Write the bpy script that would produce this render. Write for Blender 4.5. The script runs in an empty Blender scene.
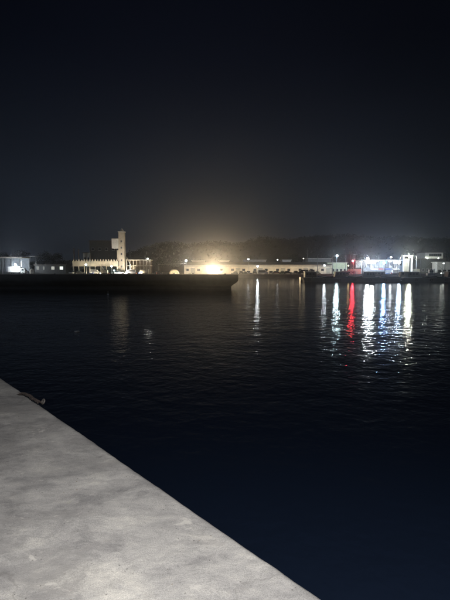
import bpy, bmesh, math, random
from mathutils import Vector, Matrix, noise
random.seed(7)
S = bpy.context.scene
COL = S.collection
PI = math.pi

# ------------------------------------------------------------------ camera
F = 433.0            # focal length in photo pixels (600 high)
CAMZ = 3.0           # metres above the water
PITCH = math.atan((300 - 271) / F)
cd = bpy.data.cameras.new('camera')
cam = bpy.data.objects.new('camera', cd); COL.objects.link(cam)
cam.location = (0, 0, CAMZ)
cam.rotation_euler = (PI/2 - PITCH, 0, 0)
cd.sensor_fit = 'VERTICAL'; cd.sensor_height = 36.0; cd.lens = F/600*36.0
cd.clip_start = 0.05; cd.clip_end = 9000
S.camera = cam

# ------------------------------------------------------------------ night sky
SKY_TOP = (0.0015, 0.0024, 0.0057)
SKY_LOW = (0.0105, 0.0143, 0.0205)
w = bpy.data.worlds.new("World"); S.world = w; w.use_nodes = True
nt = w.node_tree; nt.nodes.clear()
def N(nt, t, **k):
    n = nt.nodes.new(t)
    for a, b in k.items(): setattr(n, a, b)
    return n
out = N(nt, 'ShaderNodeOutputWorld'); bg = N(nt, 'ShaderNodeBackground')
tc = N(nt, 'ShaderNodeTexCoord'); sx = N(nt, 'ShaderNodeSeparateXYZ')
nt.links.new(tc.outputs['Generated'], sx.inputs[0])
mr = N(nt, 'ShaderNodeMapRange', interpolation_type='SMOOTHSTEP')
mr.inputs['From Min'].default_value = -0.02; mr.inputs['From Max'].default_value = 0.46
mr.inputs['To Min'].default_value = 1; mr.inputs['To Max'].default_value = 0
nt.links.new(sx.outputs['Z'], mr.inputs['Value'])
nz = N(nt, 'ShaderNodeTexNoise'); nz.inputs['Scale'].default_value = 2.2; nz.inputs['Detail'].default_value = 4
mp = N(nt, 'ShaderNodeMapping'); mp.inputs['Scale'].default_value = (1, 1, 3)
nt.links.new(tc.outputs['Generated'], mp.inputs[0]); nt.links.new(mp.outputs[0], nz.inputs['Vector'])
# the glow of the harbour town, strongest towards its azimuth
dp = N(nt, 'ShaderNodeVectorMath', operation='DOT_PRODUCT'); dp.inputs[1].default_value = (-0.10, 0.993, 0.06)
nt.links.new(tc.outputs['Generated'], dp.inputs[0])
gl = N(nt, 'ShaderNodeMapRange', interpolation_type='SMOOTHSTEP')
gl.inputs['From Min'].default_value = 0.80; gl.inputs['From Max'].default_value = 1.0
gl.inputs['To Min'].default_value = 0.70; gl.inputs['To Max'].default_value = 1.45
nt.links.new(dp.outputs['Value'], gl.inputs['Value'])
mx = N(nt, 'ShaderNodeMix', data_type='RGBA')
mx.inputs[6].default_value = (*SKY_TOP, 1); mx.inputs[7].default_value = (*SKY_LOW, 1)
nt.links.new(mr.outputs[0], mx.inputs[0])
nm = N(nt, 'ShaderNodeMapRange'); nm.inputs['From Min'].default_value = .3; nm.inputs['From Max'].default_value = .7
nm.inputs['To Min'].default_value = .9; nm.inputs['To Max'].default_value = 1.1
nt.links.new(nz.outputs['Fac'], nm.inputs['Value'])
mu = N(nt, 'ShaderNodeMath', operation='MULTIPLY')
nt.links.new(gl.outputs[0], mu.inputs[0]); nt.links.new(nm.outputs[0], mu.inputs[1])
nt.links.new(mx.outputs[2], bg.inputs['Color']); nt.links.new(mu.outputs[0], bg.inputs['Strength'])
nt.links.new(bg.outputs[0], out.inputs[0])

# ------------------------------------------------------------------ faint blue fill sun from behind the viewer, added to lift jetty and water
sd = bpy.data.lights.new('added_fill_sun', 'SUN'); sd.energy = .10; sd.angle = math.radians(12); sd.color = (.62, .78, 1.0)
so = bpy.data.objects.new('added_fill_sun', sd); COL.objects.link(so); so.rotation_euler = (math.radians(48), 0, math.radians(-25))

# ------------------------------------------------------------------ the quay lamp overhead, just behind the viewer
ld = bpy.data.lights.new('quay_lamp_light', 'AREA'); ld.shape = 'DISK'; ld.size = 0.55
ld.energy = 395; ld.color = (1.0, 0.965, 0.95); ld.spread = math.radians(150)
lo = bpy.data.objects.new('quay_lamp_light', ld); COL.objects.link(lo)
lo.location = (0.9, -0.8, 5.5)
lo.rotation_euler = (math.radians(14), math.radians(3), 0)

S.view_settings.view_transform = 'Standard'; S.view_settings.look = 'None'
S.view_settings.exposure = 0; S.view_settings.gamma = 1
S.cycles.max_bounces = 5; S.cycles.volume_bounces = 0
S.cycles.sample_clamp_indirect = 6.0; S.cycles.sample_clamp_direct = 0
S.cycles.caustics_reflective = False; S.cycles.caustics_refractive = False

# ------------------------------------------------------------------ helpers
def Z(py, Y): return CAMZ + Y*math.tan(math.atan((300-py)/F) - PITCH)
def X(px, Y, z=3.0): return (px-225)/F*(Y*math.cos(PITCH) + (CAMZ-z)*math.sin(PITCH))
def on_plane(px, py, z):
    a = math.atan((py-300)/F) + PITCH
    Y = (CAMZ-z)/math.tan(a)
    return Vector((X(px, Y, z), Y, z))

MATS = {}
WARM_ = (1.0, .80, .52)
def mat(name, col, rough=0.7, metal=0.0, var=0.25, scale=1.5, bump=0.0, emit=None, strength=0, dirt=None):
    if name in MATS: return MATS[name]
    m = bpy.data.materials.new(name); m.use_nodes = True
    nt = m.node_tree; b = nt.nodes['Principled BSDF']
    b.inputs['Roughness'].default_value = rough; b.inputs['Metallic'].default_value = metal
    tc = N(nt, 'ShaderNodeTexCoord'); n = N(nt, 'ShaderNodeTexNoise')
    n.inputs['Scale'].default_value = scale; n.inputs['Detail'].default_value = 6; n.inputs['Roughness'].default_value = .62
    nt.links.new(tc.outputs['Object'], n.inputs['Vector'])
    r = N(nt, 'ShaderNodeValToRGB')
    r.color_ramp.elements[0].position = .33; r.color_ramp.elements[1].position = .68
    d = dirt or tuple(c*(1-var) for c in col)
    r.color_ramp.elements[0].color = (*d, 1); r.color_ramp.elements[1].color = (*tuple(min(1, c*(1+var*.5)) for c in col), 1)
    nt.links.new(n.outputs['Fac'], r.inputs[0]); nt.links.new(r.outputs[0], b.inputs['Base Color'])
    if bump:
        bp = N(nt, 'ShaderNodeBump'); bp.inputs['Strength'].default_value = bump; bp.inputs['Distance'].default_value = .02
        nt.links.new(n.outputs['Fac'], bp.inputs['Height']); nt.links.new(bp.outputs[0], b.inputs['Normal'])
    if emit:
        b.inputs['Emission Color'].default_value = (*emit, 1); b.inputs['Emission Strength'].default_value = strength
    MATS[name] = m
    return m
def glow(name, col, strength):
    if name in MATS: return MATS[name]
    m = bpy.data.materials.new(name); m.use_nodes = True
    nt = m.node_tree; nt.nodes.clear()
    e = N(nt, 'ShaderNodeEmission'); e.inputs[0].default_value = (*col, 1); e.inputs[1].default_value = strength
    o = N(nt, 'ShaderNodeOutputMaterial'); nt.links.new(e.outputs[0], o.inputs[0])
    MATS[name] = m
    return m

class MB:
    def __init__(s): s.v = []; s.f = []
    def add(s, vs, fs):
        n = len(s.v); s.v += [tuple(v) for v in vs]; s.f += [tuple(n+i for i in f) for f in fs]; return s
    def box(s, x0, x1, y0, y1, z0, z1, top=None):
        tx = top or 0
        vs = [(x0,y0,z0),(x1,y0,z0),(x1,y1,z0),(x0,y1,z0),(x0+tx,y0+tx,z1),(x1-tx,y0+tx,z1),(x1-tx,y1-tx,z1),(x0+tx,y1-tx,z1)]
        return s.add(vs, [(3,2,1,0),(4,5,6,7),(0,1,5,4),(1,2,6,5),(2,3,7,6),(3,0,4,7)])
    def prism(s, poly, a, b, axis='x'):
        """polygon in the other two axes, extruded along axis between a and b"""
        n = len(poly)
        def mk(p, t):
            return (t, p[0], p[1]) if axis == 'x' else ((p[0], t, p[1]) if axis == 'y' else (p[0], p[1], t))
        vs = [mk(p, a) for p in poly] + [mk(p, b) for p in poly]
        fs = [tuple(range(n))[::-1], tuple(range(n, 2*n))] + [(i, (i+1) % n, n+(i+1) % n, n+i) for i in range(n)]
        return s.add(vs, fs)
    def bar(s, p, q, r0, r1=None, n=8, cap=True):
        p = Vector(p); q = Vector(q); r1 = r0 if r1 is None else r1
        d = (q-p).normalized(); u = d.orthogonal().normalized(); v = d.cross(u)
        vs = []
        for c, r in ((p, r0), (q, r1)):
            for i in range(n):
                a = 2*PI*i/n; vs.append(c + u*math.cos(a)*r + v*math.sin(a)*r)
        fs = [(i, (i+1) % n, n+(i+1) % n, n+i) for i in range(n)]
        if cap: fs += [tuple(range(n))[::-1], tuple(range(n, 2*n))]
        return s.add(vs, fs)
    def tube(s, pts, r, n=8, rf=None, closed=False):
        pts = [Vector(p) for p in pts]; m = len(pts); base = len(s.v); up = Vector((0, 0, 1))
        for k, p in enumerate(pts):
            if closed: d = pts[(k+1) % m]-pts[k-1]
            else: d = pts[min(k+1, m-1)]-pts[max(k-1, 0)]
            d.normalize(); u = d.cross(up)
            if u.length < .05: u = d.cross(Vector((1, 0, 0)))
            u.normalize(); v = u.cross(d)
            rr = rf(k/(m-1)) if rf else r
            for i in range(n):
                a = 2*PI*i/n; s.v.append(tuple(p+u*math.cos(a)*rr+v*math.sin(a)*rr))
        K = m if closed else m-1
        for k in range(K):
            for i in range(n):
                j = (i+1) % n; k2 = (k+1) % m
                s.f.append((base+k*n+i, base+k2*n+i, base+k2*n+j, base+k*n+j))
        if not closed:
            s.f.append(tuple(base+i for i in range(n))); s.f.append(tuple(base+(m-1)*n+i for i in range(n))[::-1])
        return s
    def ball(s, c, r, n=8, sq=(1, 1, 1), jit=0):
        c = Vector(c); vs = []; m = max(4, n//2+1)
        for i in range(m+1):
            t = PI*i/m
            for j in range(n):
                a = 2*PI*j/n; rr = r*(1+random.uniform(-jit, jit))
                vs.append(c+Vector((rr*sq[0]*math.sin(t)*math.cos(a), rr*sq[1]*math.sin(t)*math.sin(a), rr*sq[2]*math.cos(t))))
        fs = [(i*n+j, (i+1)*n+j, (i+1)*n+(j+1) % n, i*n+(j+1) % n) for i in range(m) for j in range(n)]
        return s.add(vs, fs)
    def build(s, name, m, parent=None, smooth=False, bevel=0, seg=2):
        me = bpy.data.meshes.new(name); me.from_pydata(s.v, [], s.f)
        bm = bmesh.new(); bm.from_mesh(me)
        bmesh.ops.remove_doubles(bm, verts=bm.verts, dist=1e-5)
        bmesh.ops.recalc_face_normals(bm, faces=bm.faces)
        if bevel:
            bmesh.ops.bevel(bm, geom=[e for e in bm.edges], offset=bevel, segments=seg, affect='EDGES', profile=.5)
        bm.to_mesh(me); bm.free()
        if m: me.materials.append(m)
        if smooth:
            for p in me.polygons: p.use_smooth = True
        o = bpy.data.objects.new(name, me); COL.objects.link(o)
        if parent: o.parent = parent
        return o
def thing(name, label, cat, loc=(0, 0, 0), rz=0, group=None):
    o = bpy.data.objects.new(name, None); COL.objects.link(o)
    o.location = loc; o.rotation_euler = (0, 0, rz); o['label'] = label; o['category'] = cat
    o.empty_display_size = .3
    if group: o['group'] = group
    return o
def tag(o, label=None, cat=None, group=None, kind=None):
    if label: o['label'] = label
    if cat: o['category'] = cat
    if group: o['group'] = group
    if kind: o['kind'] = kind
    return o
def dup(root, loc, rz, label, group=None, scale=None):
    r = root.copy(); COL.objects.link(r); r.location = loc; r.rotation_euler = (0, 0, rz); r['label'] = label
    if group: r['group'] = group
    if scale: r.scale = (scale,)*3
    for ch in list(root.children):
        c = ch.copy(); COL.objects.link(c); c.parent = r
        for g in ch.children:
            d = g.copy(); COL.objects.link(d); d.parent = c
    return r

# ------------------------------------------------------------------ materials
M_asphalt = mat('asphalt', (.10, .095, .085), .9, scale=.3)
M_pier = mat('old_concrete', (.085, .085, .085), .9, scale=.8, bump=.4)
M_cream = mat('cream_render', (.56, .51, .42), .85, scale=.5, var=.22)
M_white = mat('white_paint', (.72, .72, .70), .5, scale=1.2, var=.18)
M_grey = mat('grey_cladding', (.26, .27, .28), .6, scale=.7)
M_roof = mat('weathered_roof_sheet', (.10, .085, .075), .7, scale=.5, var=.4)
M_steel = mat('galvanised_steel', (.30, .31, .32), .45, .6, scale=3)
M_dsteel = mat('dark_painted_steel', (.05, .055, .06), .5, scale=2)
M_glass = mat('dark_window_glass', (.02, .025, .03), .12, scale=.5)
M_rubber = mat('rubber', (.018, .018, .018), .85, scale=6)
M_shut = mat('faded_shutter', (.35, .33, .28), .6, scale=.8)
M_sand = mat('pale_tarpaulin', (.60, .55, .43), .8, scale=1.2)
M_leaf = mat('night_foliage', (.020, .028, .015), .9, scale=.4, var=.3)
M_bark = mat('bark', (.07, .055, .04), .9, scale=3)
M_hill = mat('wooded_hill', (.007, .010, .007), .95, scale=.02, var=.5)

# ------------------------------------------------------------------ water
def water_material():
    m = bpy.data.materials.new('harbour_water'); m.use_nodes = True
    nt = m.node_tree; b = nt.nodes['Principled BSDF']
    b.inputs['Base Color'].default_value = (.0085, .0145, .030, 1)
    b.inputs['Roughness'].default_value = .085; b.inputs['IOR'].default_value = 1.333
    g = N(nt, 'ShaderNodeNewGeometry')
    def nzn(scale, sc, det, rough=.5, dist=0):
        mp = N(nt, 'ShaderNodeMapping'); mp.inputs['Scale'].default_value = sc
        mp.inputs['Rotation'].default_value = (0, 0, .25)
        nt.links.new(g.outputs['Position'], mp.inputs[0])
        n = N(nt, 'ShaderNodeTexNoise'); n.inputs['Scale'].default_value = scale; n.inputs['Detail'].default_value = det
        n.inputs['Roughness'].default_value = rough; n.inputs['Distortion'].default_value = dist
        nt.links.new(mp.outputs[0], n.inputs['Vector']); return n.outputs['Fac']
    big = nzn(.45, (.55, 1.0, 1), 1)       # slow swell, ~2 m
    mid = nzn(1.9, (.95, 1.0, 1), 1, dist=.3)       # ripples, ~0.5 m
    sml = nzn(6.5, (1.1, 1.0, 1), 1)
    def mth(op, a, b_):
        n = N(nt, 'ShaderNodeMath', operation=op)
        for i, q in enumerate((a, b_)):
            if isinstance(q, (int, float)): n.inputs[i].default_value = q
            else: nt.links.new(q, n.inputs[i])
        return n.outputs[0]
    h = mth('ADD', mth('MULTIPLY', big, .042), mth('ADD', mth('MULTIPLY', mid, .030), mth('MULTIPLY', sml, .012)))
    # far water under the town quay lies sheltered and calm; gust patches roughen the near water
    sp = N(nt, 'ShaderNodeSeparateXYZ'); nt.links.new(g.outputs['Position'], sp.inputs[0])
    c = N(nt, 'ShaderNodeMapRange', interpolation_type='SMOOTHSTEP')
    c.inputs['From Min'].default_value = 52; c.inputs['From Max'].default_value = 98
    c.inputs['To Min'].default_value = 1; c.inputs['To Max'].default_value = .30
    nt.links.new(sp.outputs['Y'], c.inputs['Value'])
    gust = nzn(.06, (.35, 1, 1), 2)
    gm = N(nt, 'ShaderNodeMapRange'); gm.inputs['From Min'].default_value = .35; gm.inputs['From Max'].default_value = .65
    gm.inputs['To Min'].default_value = .65; gm.inputs['To Max'].default_value = 1.15
    nt.links.new(gust, gm.inputs['Value'])
    bp = N(nt, 'ShaderNodeBump'); bp.inputs['Distance'].default_value = 1.0
    nt.links.new(mth('MULTIPLY', c.outputs[0], gm.outputs[0]), bp.inputs['Strength'])
    nt.links.new(h, bp.inputs['Height']); nt.links.new(bp.outputs[0], b.inputs['Normal'])
    return m
tag(MB().add([(-1400, -250, 0), (1400, -250, 0), (1400, 2300, 0), (-1400, 2300, 0)], [(0, 1, 2, 3)]).build('water', water_material()), kind='structure')

# ------------------------------------------------------------------ near quay
QZ = 1.5
A = on_plane(0, 377, QZ); B = on_plane(325, 600, QZ)
d = (B-A); d.z = 0; d.normalize()                 # along the edge, towards the viewer
nrm = Vector((-d.y, d.x, 0))                      # away from water?
if nrm.x > 0 and nrm.y > 0: out_dir = nrm
else: out_dir = -nrm
if out_dir.x < 0: out_dir = -out_dir
inn = -out_dir
def quay_material():
    m = bpy.data.materials.new('quay_concrete'); m.use_nodes = True
    nt = m.node_tree; b = nt.nodes['Principled BSDF']; b.inputs['Roughness'].default_value = .86
    tc = N(nt, 'ShaderNodeNewGeometry')
    def nz(scale, det, rough=.6, sc=(1, 1, 1), dist=0, rot=0):
        mp = N(nt, 'ShaderNodeMapping'); mp.inputs['Scale'].default_value = sc; mp.inputs['Rotation'].default_value = (0, 0, rot)
        nt.links.new(tc.outputs['Position'], mp.inputs[0])
        n = N(nt, 'ShaderNodeTexNoise'); n.inputs['Scale'].default_value = scale; n.inputs['Detail'].default_value = det
        n.inputs['Roughness'].default_value = rough; n.inputs['Distortion'].default_value = dist
        nt.links.new(mp.outputs[0], n.inputs['Vector']); return n.outputs['Fac']
    def ramp(f, stops):
        r = N(nt, 'ShaderNodeValToRGB'); nt.links.new(f, r.inputs[0])
        e = r.color_ramp.elements
        while len(e) < len(stops): e.new(.5)
        for q, (p, c) in zip(e, stops): q.position = p; q.color = (*c, 1)
        return r.outputs[0]
    def mix(kind, fac, a, c):
        n = N(nt, 'ShaderNodeMix', data_type='RGBA', blend_type=kind)
        if isinstance(fac, float): n.inputs[0].default_value = fac
        else: nt.links.new(fac, n.inputs[0])
        nt.links.new(a, n.inputs[6])
        if isinstance(c, tuple): n.inputs[7].default_value = (*c, 1)
        else: nt.links.new(c, n.inputs[7])
        return n.outputs[2]
    base = ramp(nz(.9, 9, .62, dist=.5), [(.36, (.205, .202, .197)), (.47, (.285, .281, .272)), (.56, (.325, .320, .308)), (.66, (.40, .392, .372))])
    mid = ramp(nz(2.4, 9, .66, sc=(.75, 1.25, 1), rot=.9, dist=.4), [(.38, (.70, .70, .71)), (.46, (.93, .93, .93)), (.55, (1.04, 1.04, 1.03)), (.64, (1.22, 1.21, 1.17))])
    c = mix('MULTIPLY', 1.0, base, mid)
    sm = ramp(nz(14, 8, .72, sc=(.7, 1.2, 1), dist=.6), [(.34, (.80, .80, .80)), (.5, (1, 1, 1)), (.64, (1.14, 1.13, 1.11))])
    c = mix('MULTIPLY', 1.0, c, sm)
    fine = ramp(nz(170, 3, .8), [(.30, (.55, .55, .55)), (.5, (1, 1, 1)), (.72, (1.45, 1.44, 1.42))])
    c = mix('MULTIPLY', .8, c, fine)
    stain = ramp(nz(1.5, 9, .66, sc=(.6, 1.4, 1), dist=.6, rot=.5), [(.56, (0, 0, 0)), (.62, (.55, .55, .55))])
    c = mix('MIX', stain, c, (.20, .195, .188))
    pale = ramp(nz(4.0, 9, .72, sc=(.8, 1.3, 1), dist=.5, rot=.9), [(.60, (0, 0, 0)), (.65, (.75, .75, .75))])
    c = mix('MIX', pale, c, (.47, .455, .42))
    lich = ramp(nz(2.3, 7, .7, dist=.3), [(.66, (0, 0, 0)), (.72, (.35, .35, .35))])
    c = mix('MIX', lich, c, (.36, .37, .27))
    v = N(nt, 'ShaderNodeTexVoronoi'); v.inputs['Scale'].default_value = 30; v.inputs['Randomness'].default_value = 1
    nt.links.new(tc.outputs['Position'], v.inputs['Vector'])
    pits = ramp(v.outputs['Distance'], [(.04, (.9, .9, .9)), (.17, (0, 0, 0))])
    pm = N(nt, 'ShaderNodeMath', operation='MULTIPLY'); nt.links.new(pits, pm.inputs[0])
    ps = ramp(nz(4, 3), [(.50, (0, 0, 0)), (.58, (1, 1, 1))]); nt.links.new(ps, pm.inputs[1])
    c = mix('MIX', pm.outputs[0], c, (.07, .066, .06))
    # hairline cracks
    vc = N(nt, 'ShaderNodeTexVoronoi', feature='DISTANCE_TO_EDGE'); vc.inputs['Scale'].default_value = .55
    wm = N(nt, 'ShaderNodeMix', data_type='RGBA', blend_type='ADD'); wm.inputs[0].default_value = .35
    wn = N(nt, 'ShaderNodeTexNoise'); wn.inputs['Scale'].default_value = 4; wn.inputs['Detail'].default_value = 8
    nt.links.new(tc.outputs['Position'], wn.inputs['Vector']); nt.links.new(tc.outputs['Position'], wm.inputs[6]); nt.links.new(wn.outputs['Color'], wm.inputs[7])
    nt.links.new(wm.outputs[2], vc.inputs['Vector'])
    cr_ = ramp(vc.outputs['Distance'], [(.001, (.30, .30, .30)), (.0035, (0, 0, 0))])
    c = mix('MIX', cr_, c, (.09, .085, .08))
    nt.links.new(c, b.inputs['Base Color'])
    b1 = N(nt, 'ShaderNodeBump'); b1.inputs['Strength'].default_value = .6; b1.inputs['Distance'].default_value = .0022
    nt.links.new(nz(130, 4, .7), b1.inputs['Height'])
    b3 = N(nt, 'ShaderNodeBump'); b3.inputs['Strength'].default_value = .8; b3.inputs['Distance'].default_value = .004
    nt.links.new(nz(14, 8, .72, sc=(.7, 1.2, 1), dist=.6), b3.inputs['Height']); nt.links.new(b1.outputs[0], b3.inputs['Normal'])
    b2 = N(nt, 'ShaderNodeBump'); b2.inputs['Strength'].default_value = .7; b2.inputs['Distance'].default_value = .014
    nt.links.new(nz(2.4, 9, .66, sc=(.75, 1.25, 1), rot=.9, dist=.4), b2.inputs['Height']); nt.links.new(b3.outputs[0], b2.inputs['Normal'])
    nt.links.new(b2.outputs[0], b.inputs['Normal'])
    return m
def build_quay():
    # u along the edge (0 at A, positive towards and past the viewer), v inland
    mb = MB()
    us = []
    u = -60.0
    while u < 14:
        us.append(u); u += .055 if -2.5 < u < 7 else (.4 if u > -14 else 3.0)
    vs = [0]
    v = 0
    while v < 14:
        v += .018 if v < .14 else (.055 if v < 4.2 else .5); vs.append(v)
    def P(u, v):
        p = A + d*u + inn*v
        chip = noise.noise(Vector((u*3.1, 0, 0)))*.001 + noise.noise(Vector((u*19, 4, 0)))*.005
        if v < .15: p = p + inn*chip*(1-v/.15)
        z = QZ + .006*noise.noise(Vector((p.x*1.3, p.y*1.3, 0))) + .0035*noise.noise(Vector((p.x*6, p.y*6, 2)))
        z += .0022*noise.noise(Vector((p.x*17, p.y*17, 5)))
        if v < .05: z -= .016*(1-v/.05)**2
        p.z = z
        return p
    nv = len(vs)+2
    for u in us:
        p0 = P(u, 0)
        mb.v.append((*(p0.xy), -2.5)); mb.v.append((p0.x, p0.y, QZ-.06))
        for v in vs: mb.v.append(tuple(P(u, v)))
    for i in range(len(us)-1):
        for j in range(nv-1):
            a = i*nv+j; mb.f.append((a, a+nv, a+nv+1, a+1))
    o = mb.build('quay', quay_material(), smooth=True)
    tag(o, kind='structure')
build_quay()

# rope with a spliced eye lying over the edge of the quay
def edge_pt(px, py, v=0, z=0):
    p = on_plane(px, py, QZ); return p + Vector((0, 0, z))
def rope():
    root_p = edge_pt(33, 400)
    r = thing('mooring_rope', 'short frayed brown rope with a loop end lying over the concrete quay edge', 'rope', root_p)
    inv = lambda p: Vector(p)-root_p
    pts = []
    ctrl = [edge_pt(21, 395, z=.02), edge_pt(26, 394.5, z=.03), edge_pt(31, 397.5, z=.035), edge_pt(36, 400, z=.03), edge_pt(40, 403, z=.03), edge_pt(43, 404.5, z=.03)]
    for strand in range(7):
        q = []; ph = random.uniform(0, 6); amp = random.uniform(.008, .026); t0 = random.uniform(0, .12); t1 = random.uniform(.94, 1)
        for k in range(41):
            t = (t0+(t1-t0)*k/40)*(len(ctrl)-1); i = min(int(t), len(ctrl)-2); f = t-i
            p = ctrl[i].lerp(ctrl[i+1], f)
            a = ph+k*.33+strand
            p = p+inn*(.028+math.cos(a)*amp*1.3)+Vector((0, 0, -.012+abs(math.sin(a))*amp*.8))
            q.append(inv(p))
        MB().tube(q, random.uniform(.005, .010), 7).build('strand', mat('old_rope', (.075, .058, .052), .95, scale=60, var=.6, bump=.6), r, True)
    # thimble eye at the end, standing up past the edge
    c = inv(edge_pt(43.6, 404.2, z=.030) + inn*.004)
    u = d*1.0; vv = Vector((0, 0, 1))*.8+out_dir*.35
    ring = [c+u*math.cos(2*PI*k/28)*.030+vv*math.sin(2*PI*k/28)*.028 for k in range(28)]
    MB().tube(ring, .0095, 8, closed=True).build('loop', mat('worn_ring', (.13, .12, .11), .6, scale=30, var=.5), r, True)
    # frayed tail
    fr = MB()
    for k in range(26):
        p = inv(edge_pt(23, 395.5, z=.015)); a = random.uniform(1.6, 4.6)
        L = random.uniform(.03, .08); e = p+Vector((math.cos(a)*L, math.sin(a)*L*.6, random.uniform(-.008, .02)))
        fr.bar(p, e, .003, .0015, 4)
    tag(fr.build('frayed_end', mat('old_rope', (.13, .09, .075)), r), kind='stuff')
rope()
# loose grit on the quay
g = MB()
for k in range(420):
    u = random.uniform(-1.5, 6.5); v = random.uniform(.05, 4.5)
    p = A+d*u+inn*v; p.z = QZ+.001
    g.ball(p, random.choice((.0025, .003, .004, .006)), 5, (1, random.uniform(.6, 1), .6), .25)
tag(g.build('grit', mat('grit', (.24, .22, .19), .9, scale=50, var=.5)), 'loose grit and small stones scattered on the concrete quay', 'grit', kind='stuff')

# ------------------------------------------------------------------ dark jetty on the left, with an overhanging cap
JY = 72.0; JZ = Z(274.5, JY)
def jetty():
    xe = X(238.3, JY, 2)
    r = thing('jetty', 'long dark concrete jetty with overhanging rounded cap across the left water', 'jetty', (xe, JY, 0))
    L = 95
    # cap: overhanging, underside curving back to the wall
    prof = [(0, 2.4), (0, 1.45), (.12, 1.25), (.4, .98), (.8, .72), (1.1, .45)]
    top = JZ
    sc = top/2.4
    half = 2.6
    rows = [(-0.0, 0.0)]
    mb = MB()
    for (inset, z) in prof:
        i = inset
        mb.v += [(-i, i, z*sc), (-i, 2*half-i, z*sc), (-L, 2*half-i, z*sc), (-L, i, z*sc)]
    for k in range(len(prof)-1):
        for j in range(4):
            a = 4*k+j; b_ = 4*k+(j+1) % 4
            mb.f.append((a, b_, b_+4, a+4))
    mb.f.append((0, 1, 2, 3)); n = 4*(len(prof)-1); mb.f.append((n, n+1, n+2, n+3))
    mb.build('cap', M_pier, r)
    MB().box(-L+.3, -1.15, 1.15, 2*half-1.15, -2, .45*sc-.003).build('wall', M_pier, r)
    for k in range(5):
        bx = -2.2-k*9.5
        b = MB(); b.bar((bx, .6, JZ), (bx, .6, JZ+.12), .16, .13, 12); b.bar((bx, .6, JZ+.12), (bx, .6, JZ+.17), .19, .17, 12)
        # low mooring bollards keep below the skyline of the far bank
        o = b.build('bollard', M_dsteel, r)
jetty()

# ------------------------------------------------------------------ far bank
BY = 196.0; GZ = 1.5
def far_bank():
    mb = MB()
    xs = [-1200+ i*60 for i in range(41)]
    ys = [BY, 230, 300, 420, 600, 900, 1400, 2200]
    for x in xs:
        mb.v.append((x, BY, -2))
        for y in ys: mb.v.append((x, y, GZ))
    n = len(ys)+1
    for i in range(len(xs)-1):
        for j in range(n-1):
            a = i*n+j; mb.f.append((a, a+n, a+n+1, a+1))
    tag(mb.build('far_bank', mat('quayside_paving', (.16, .15, .13), .9, scale=.15)), kind='structure')
    # kerb along the water
    tag(MB().box(-600, 600, BY+.05, BY+.45, GZ+.001, GZ+.2).build('kerb', M_cream if False else mat('kerb_concrete', (.34, .32, .27), .9, scale=.6)), kind='structure')
far_bank()

def hills():
    # wooded ridge beyond the town: skyline heights in photo pixels, at 650 m
    Y0 = 620.0
    sky = [(-200, 262), (-60, 260), (0, 259), (60, 258), (110, 257), (140, 246), (165, 238), (190, 241), (215, 238), (240, 240), (262, 233), (290, 236), (315, 232), (345, 231), (375, 234),
           (405, 232), (430, 235), (450, 234), (480, 236), (560, 244), (700, 256)]
    def H(px):
        for (a, b), (c, e) in zip(sky, sky[1:]):
            if a <= px <= c: return b+(e-b)*(px-a)/(c-a)
        return 262
    mb = MB(); nx = 260; ny = 14
    for i in range(nx):
        px = -200+900*i/(nx-1)
        zt = Z(H(px), Y0)-6
        for j in range(ny):
            t = j/(ny-1); y = 470+330*t
            prof = math.sin(min(1, t/.5)*PI/2)**1.3 if t < .5 else 1-.35*(t-.5)/.5
            z = GZ-.4+(zt-GZ)*prof + 3*noise.noise(Vector((px*.05, y*.02, 1)))*prof
            mb.v.append((X(px, Y0), y, z))
    for i in range(nx-1):
        for j in range(ny-1):
            a = i*ny+j; mb.f.append((a, a+ny, a+ny+1, a+1))
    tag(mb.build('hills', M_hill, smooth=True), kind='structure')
    # the wood on the ridge: many leaf clumps
    f = MB()
    for k in range(5200):
        px = random.uniform(-180, 680); t = random.uniform(.12, .62); y = 470+330*t
        prof = math.sin(min(1, t/.5)*PI/2)**1.3 if t < .5 else 1
        z = GZ+(Z(H(px), Y0)-6-GZ)*prof + random.uniform(-1, 2.8)*(.4+.6*abs(noise.noise(Vector((px*.09, y*.05, 3))))*2)
        c = Vector((X(px, Y0), y, z)); r_ = random.uniform(1.2, 3.4)
        for q in range(5):
            o_ = c+Vector((random.uniform(-r_, r_), random.uniform(-r_, r_), random.uniform(-r_, r_)*.7))
            s_ = random.uniform(.7, 1.6)
            u = Vector((random.uniform(-1, 1), random.uniform(-1, 1), random.uniform(-1, 1))).normalized(); v = u.orthogonal().normalized()
            f.add([o_-u*s_, o_+v*s_*.7, o_+u*s_, o_-v*s_*.7], [(0, 1, 2, 3)])
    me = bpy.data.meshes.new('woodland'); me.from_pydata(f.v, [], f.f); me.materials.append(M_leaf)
    o = bpy.data.objects.new('woodland', me); COL.objects.link(o)
    tag(o, 'dark woodland covering the hill behind the harbour town', 'woodland', kind='stuff')
hills()

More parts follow.
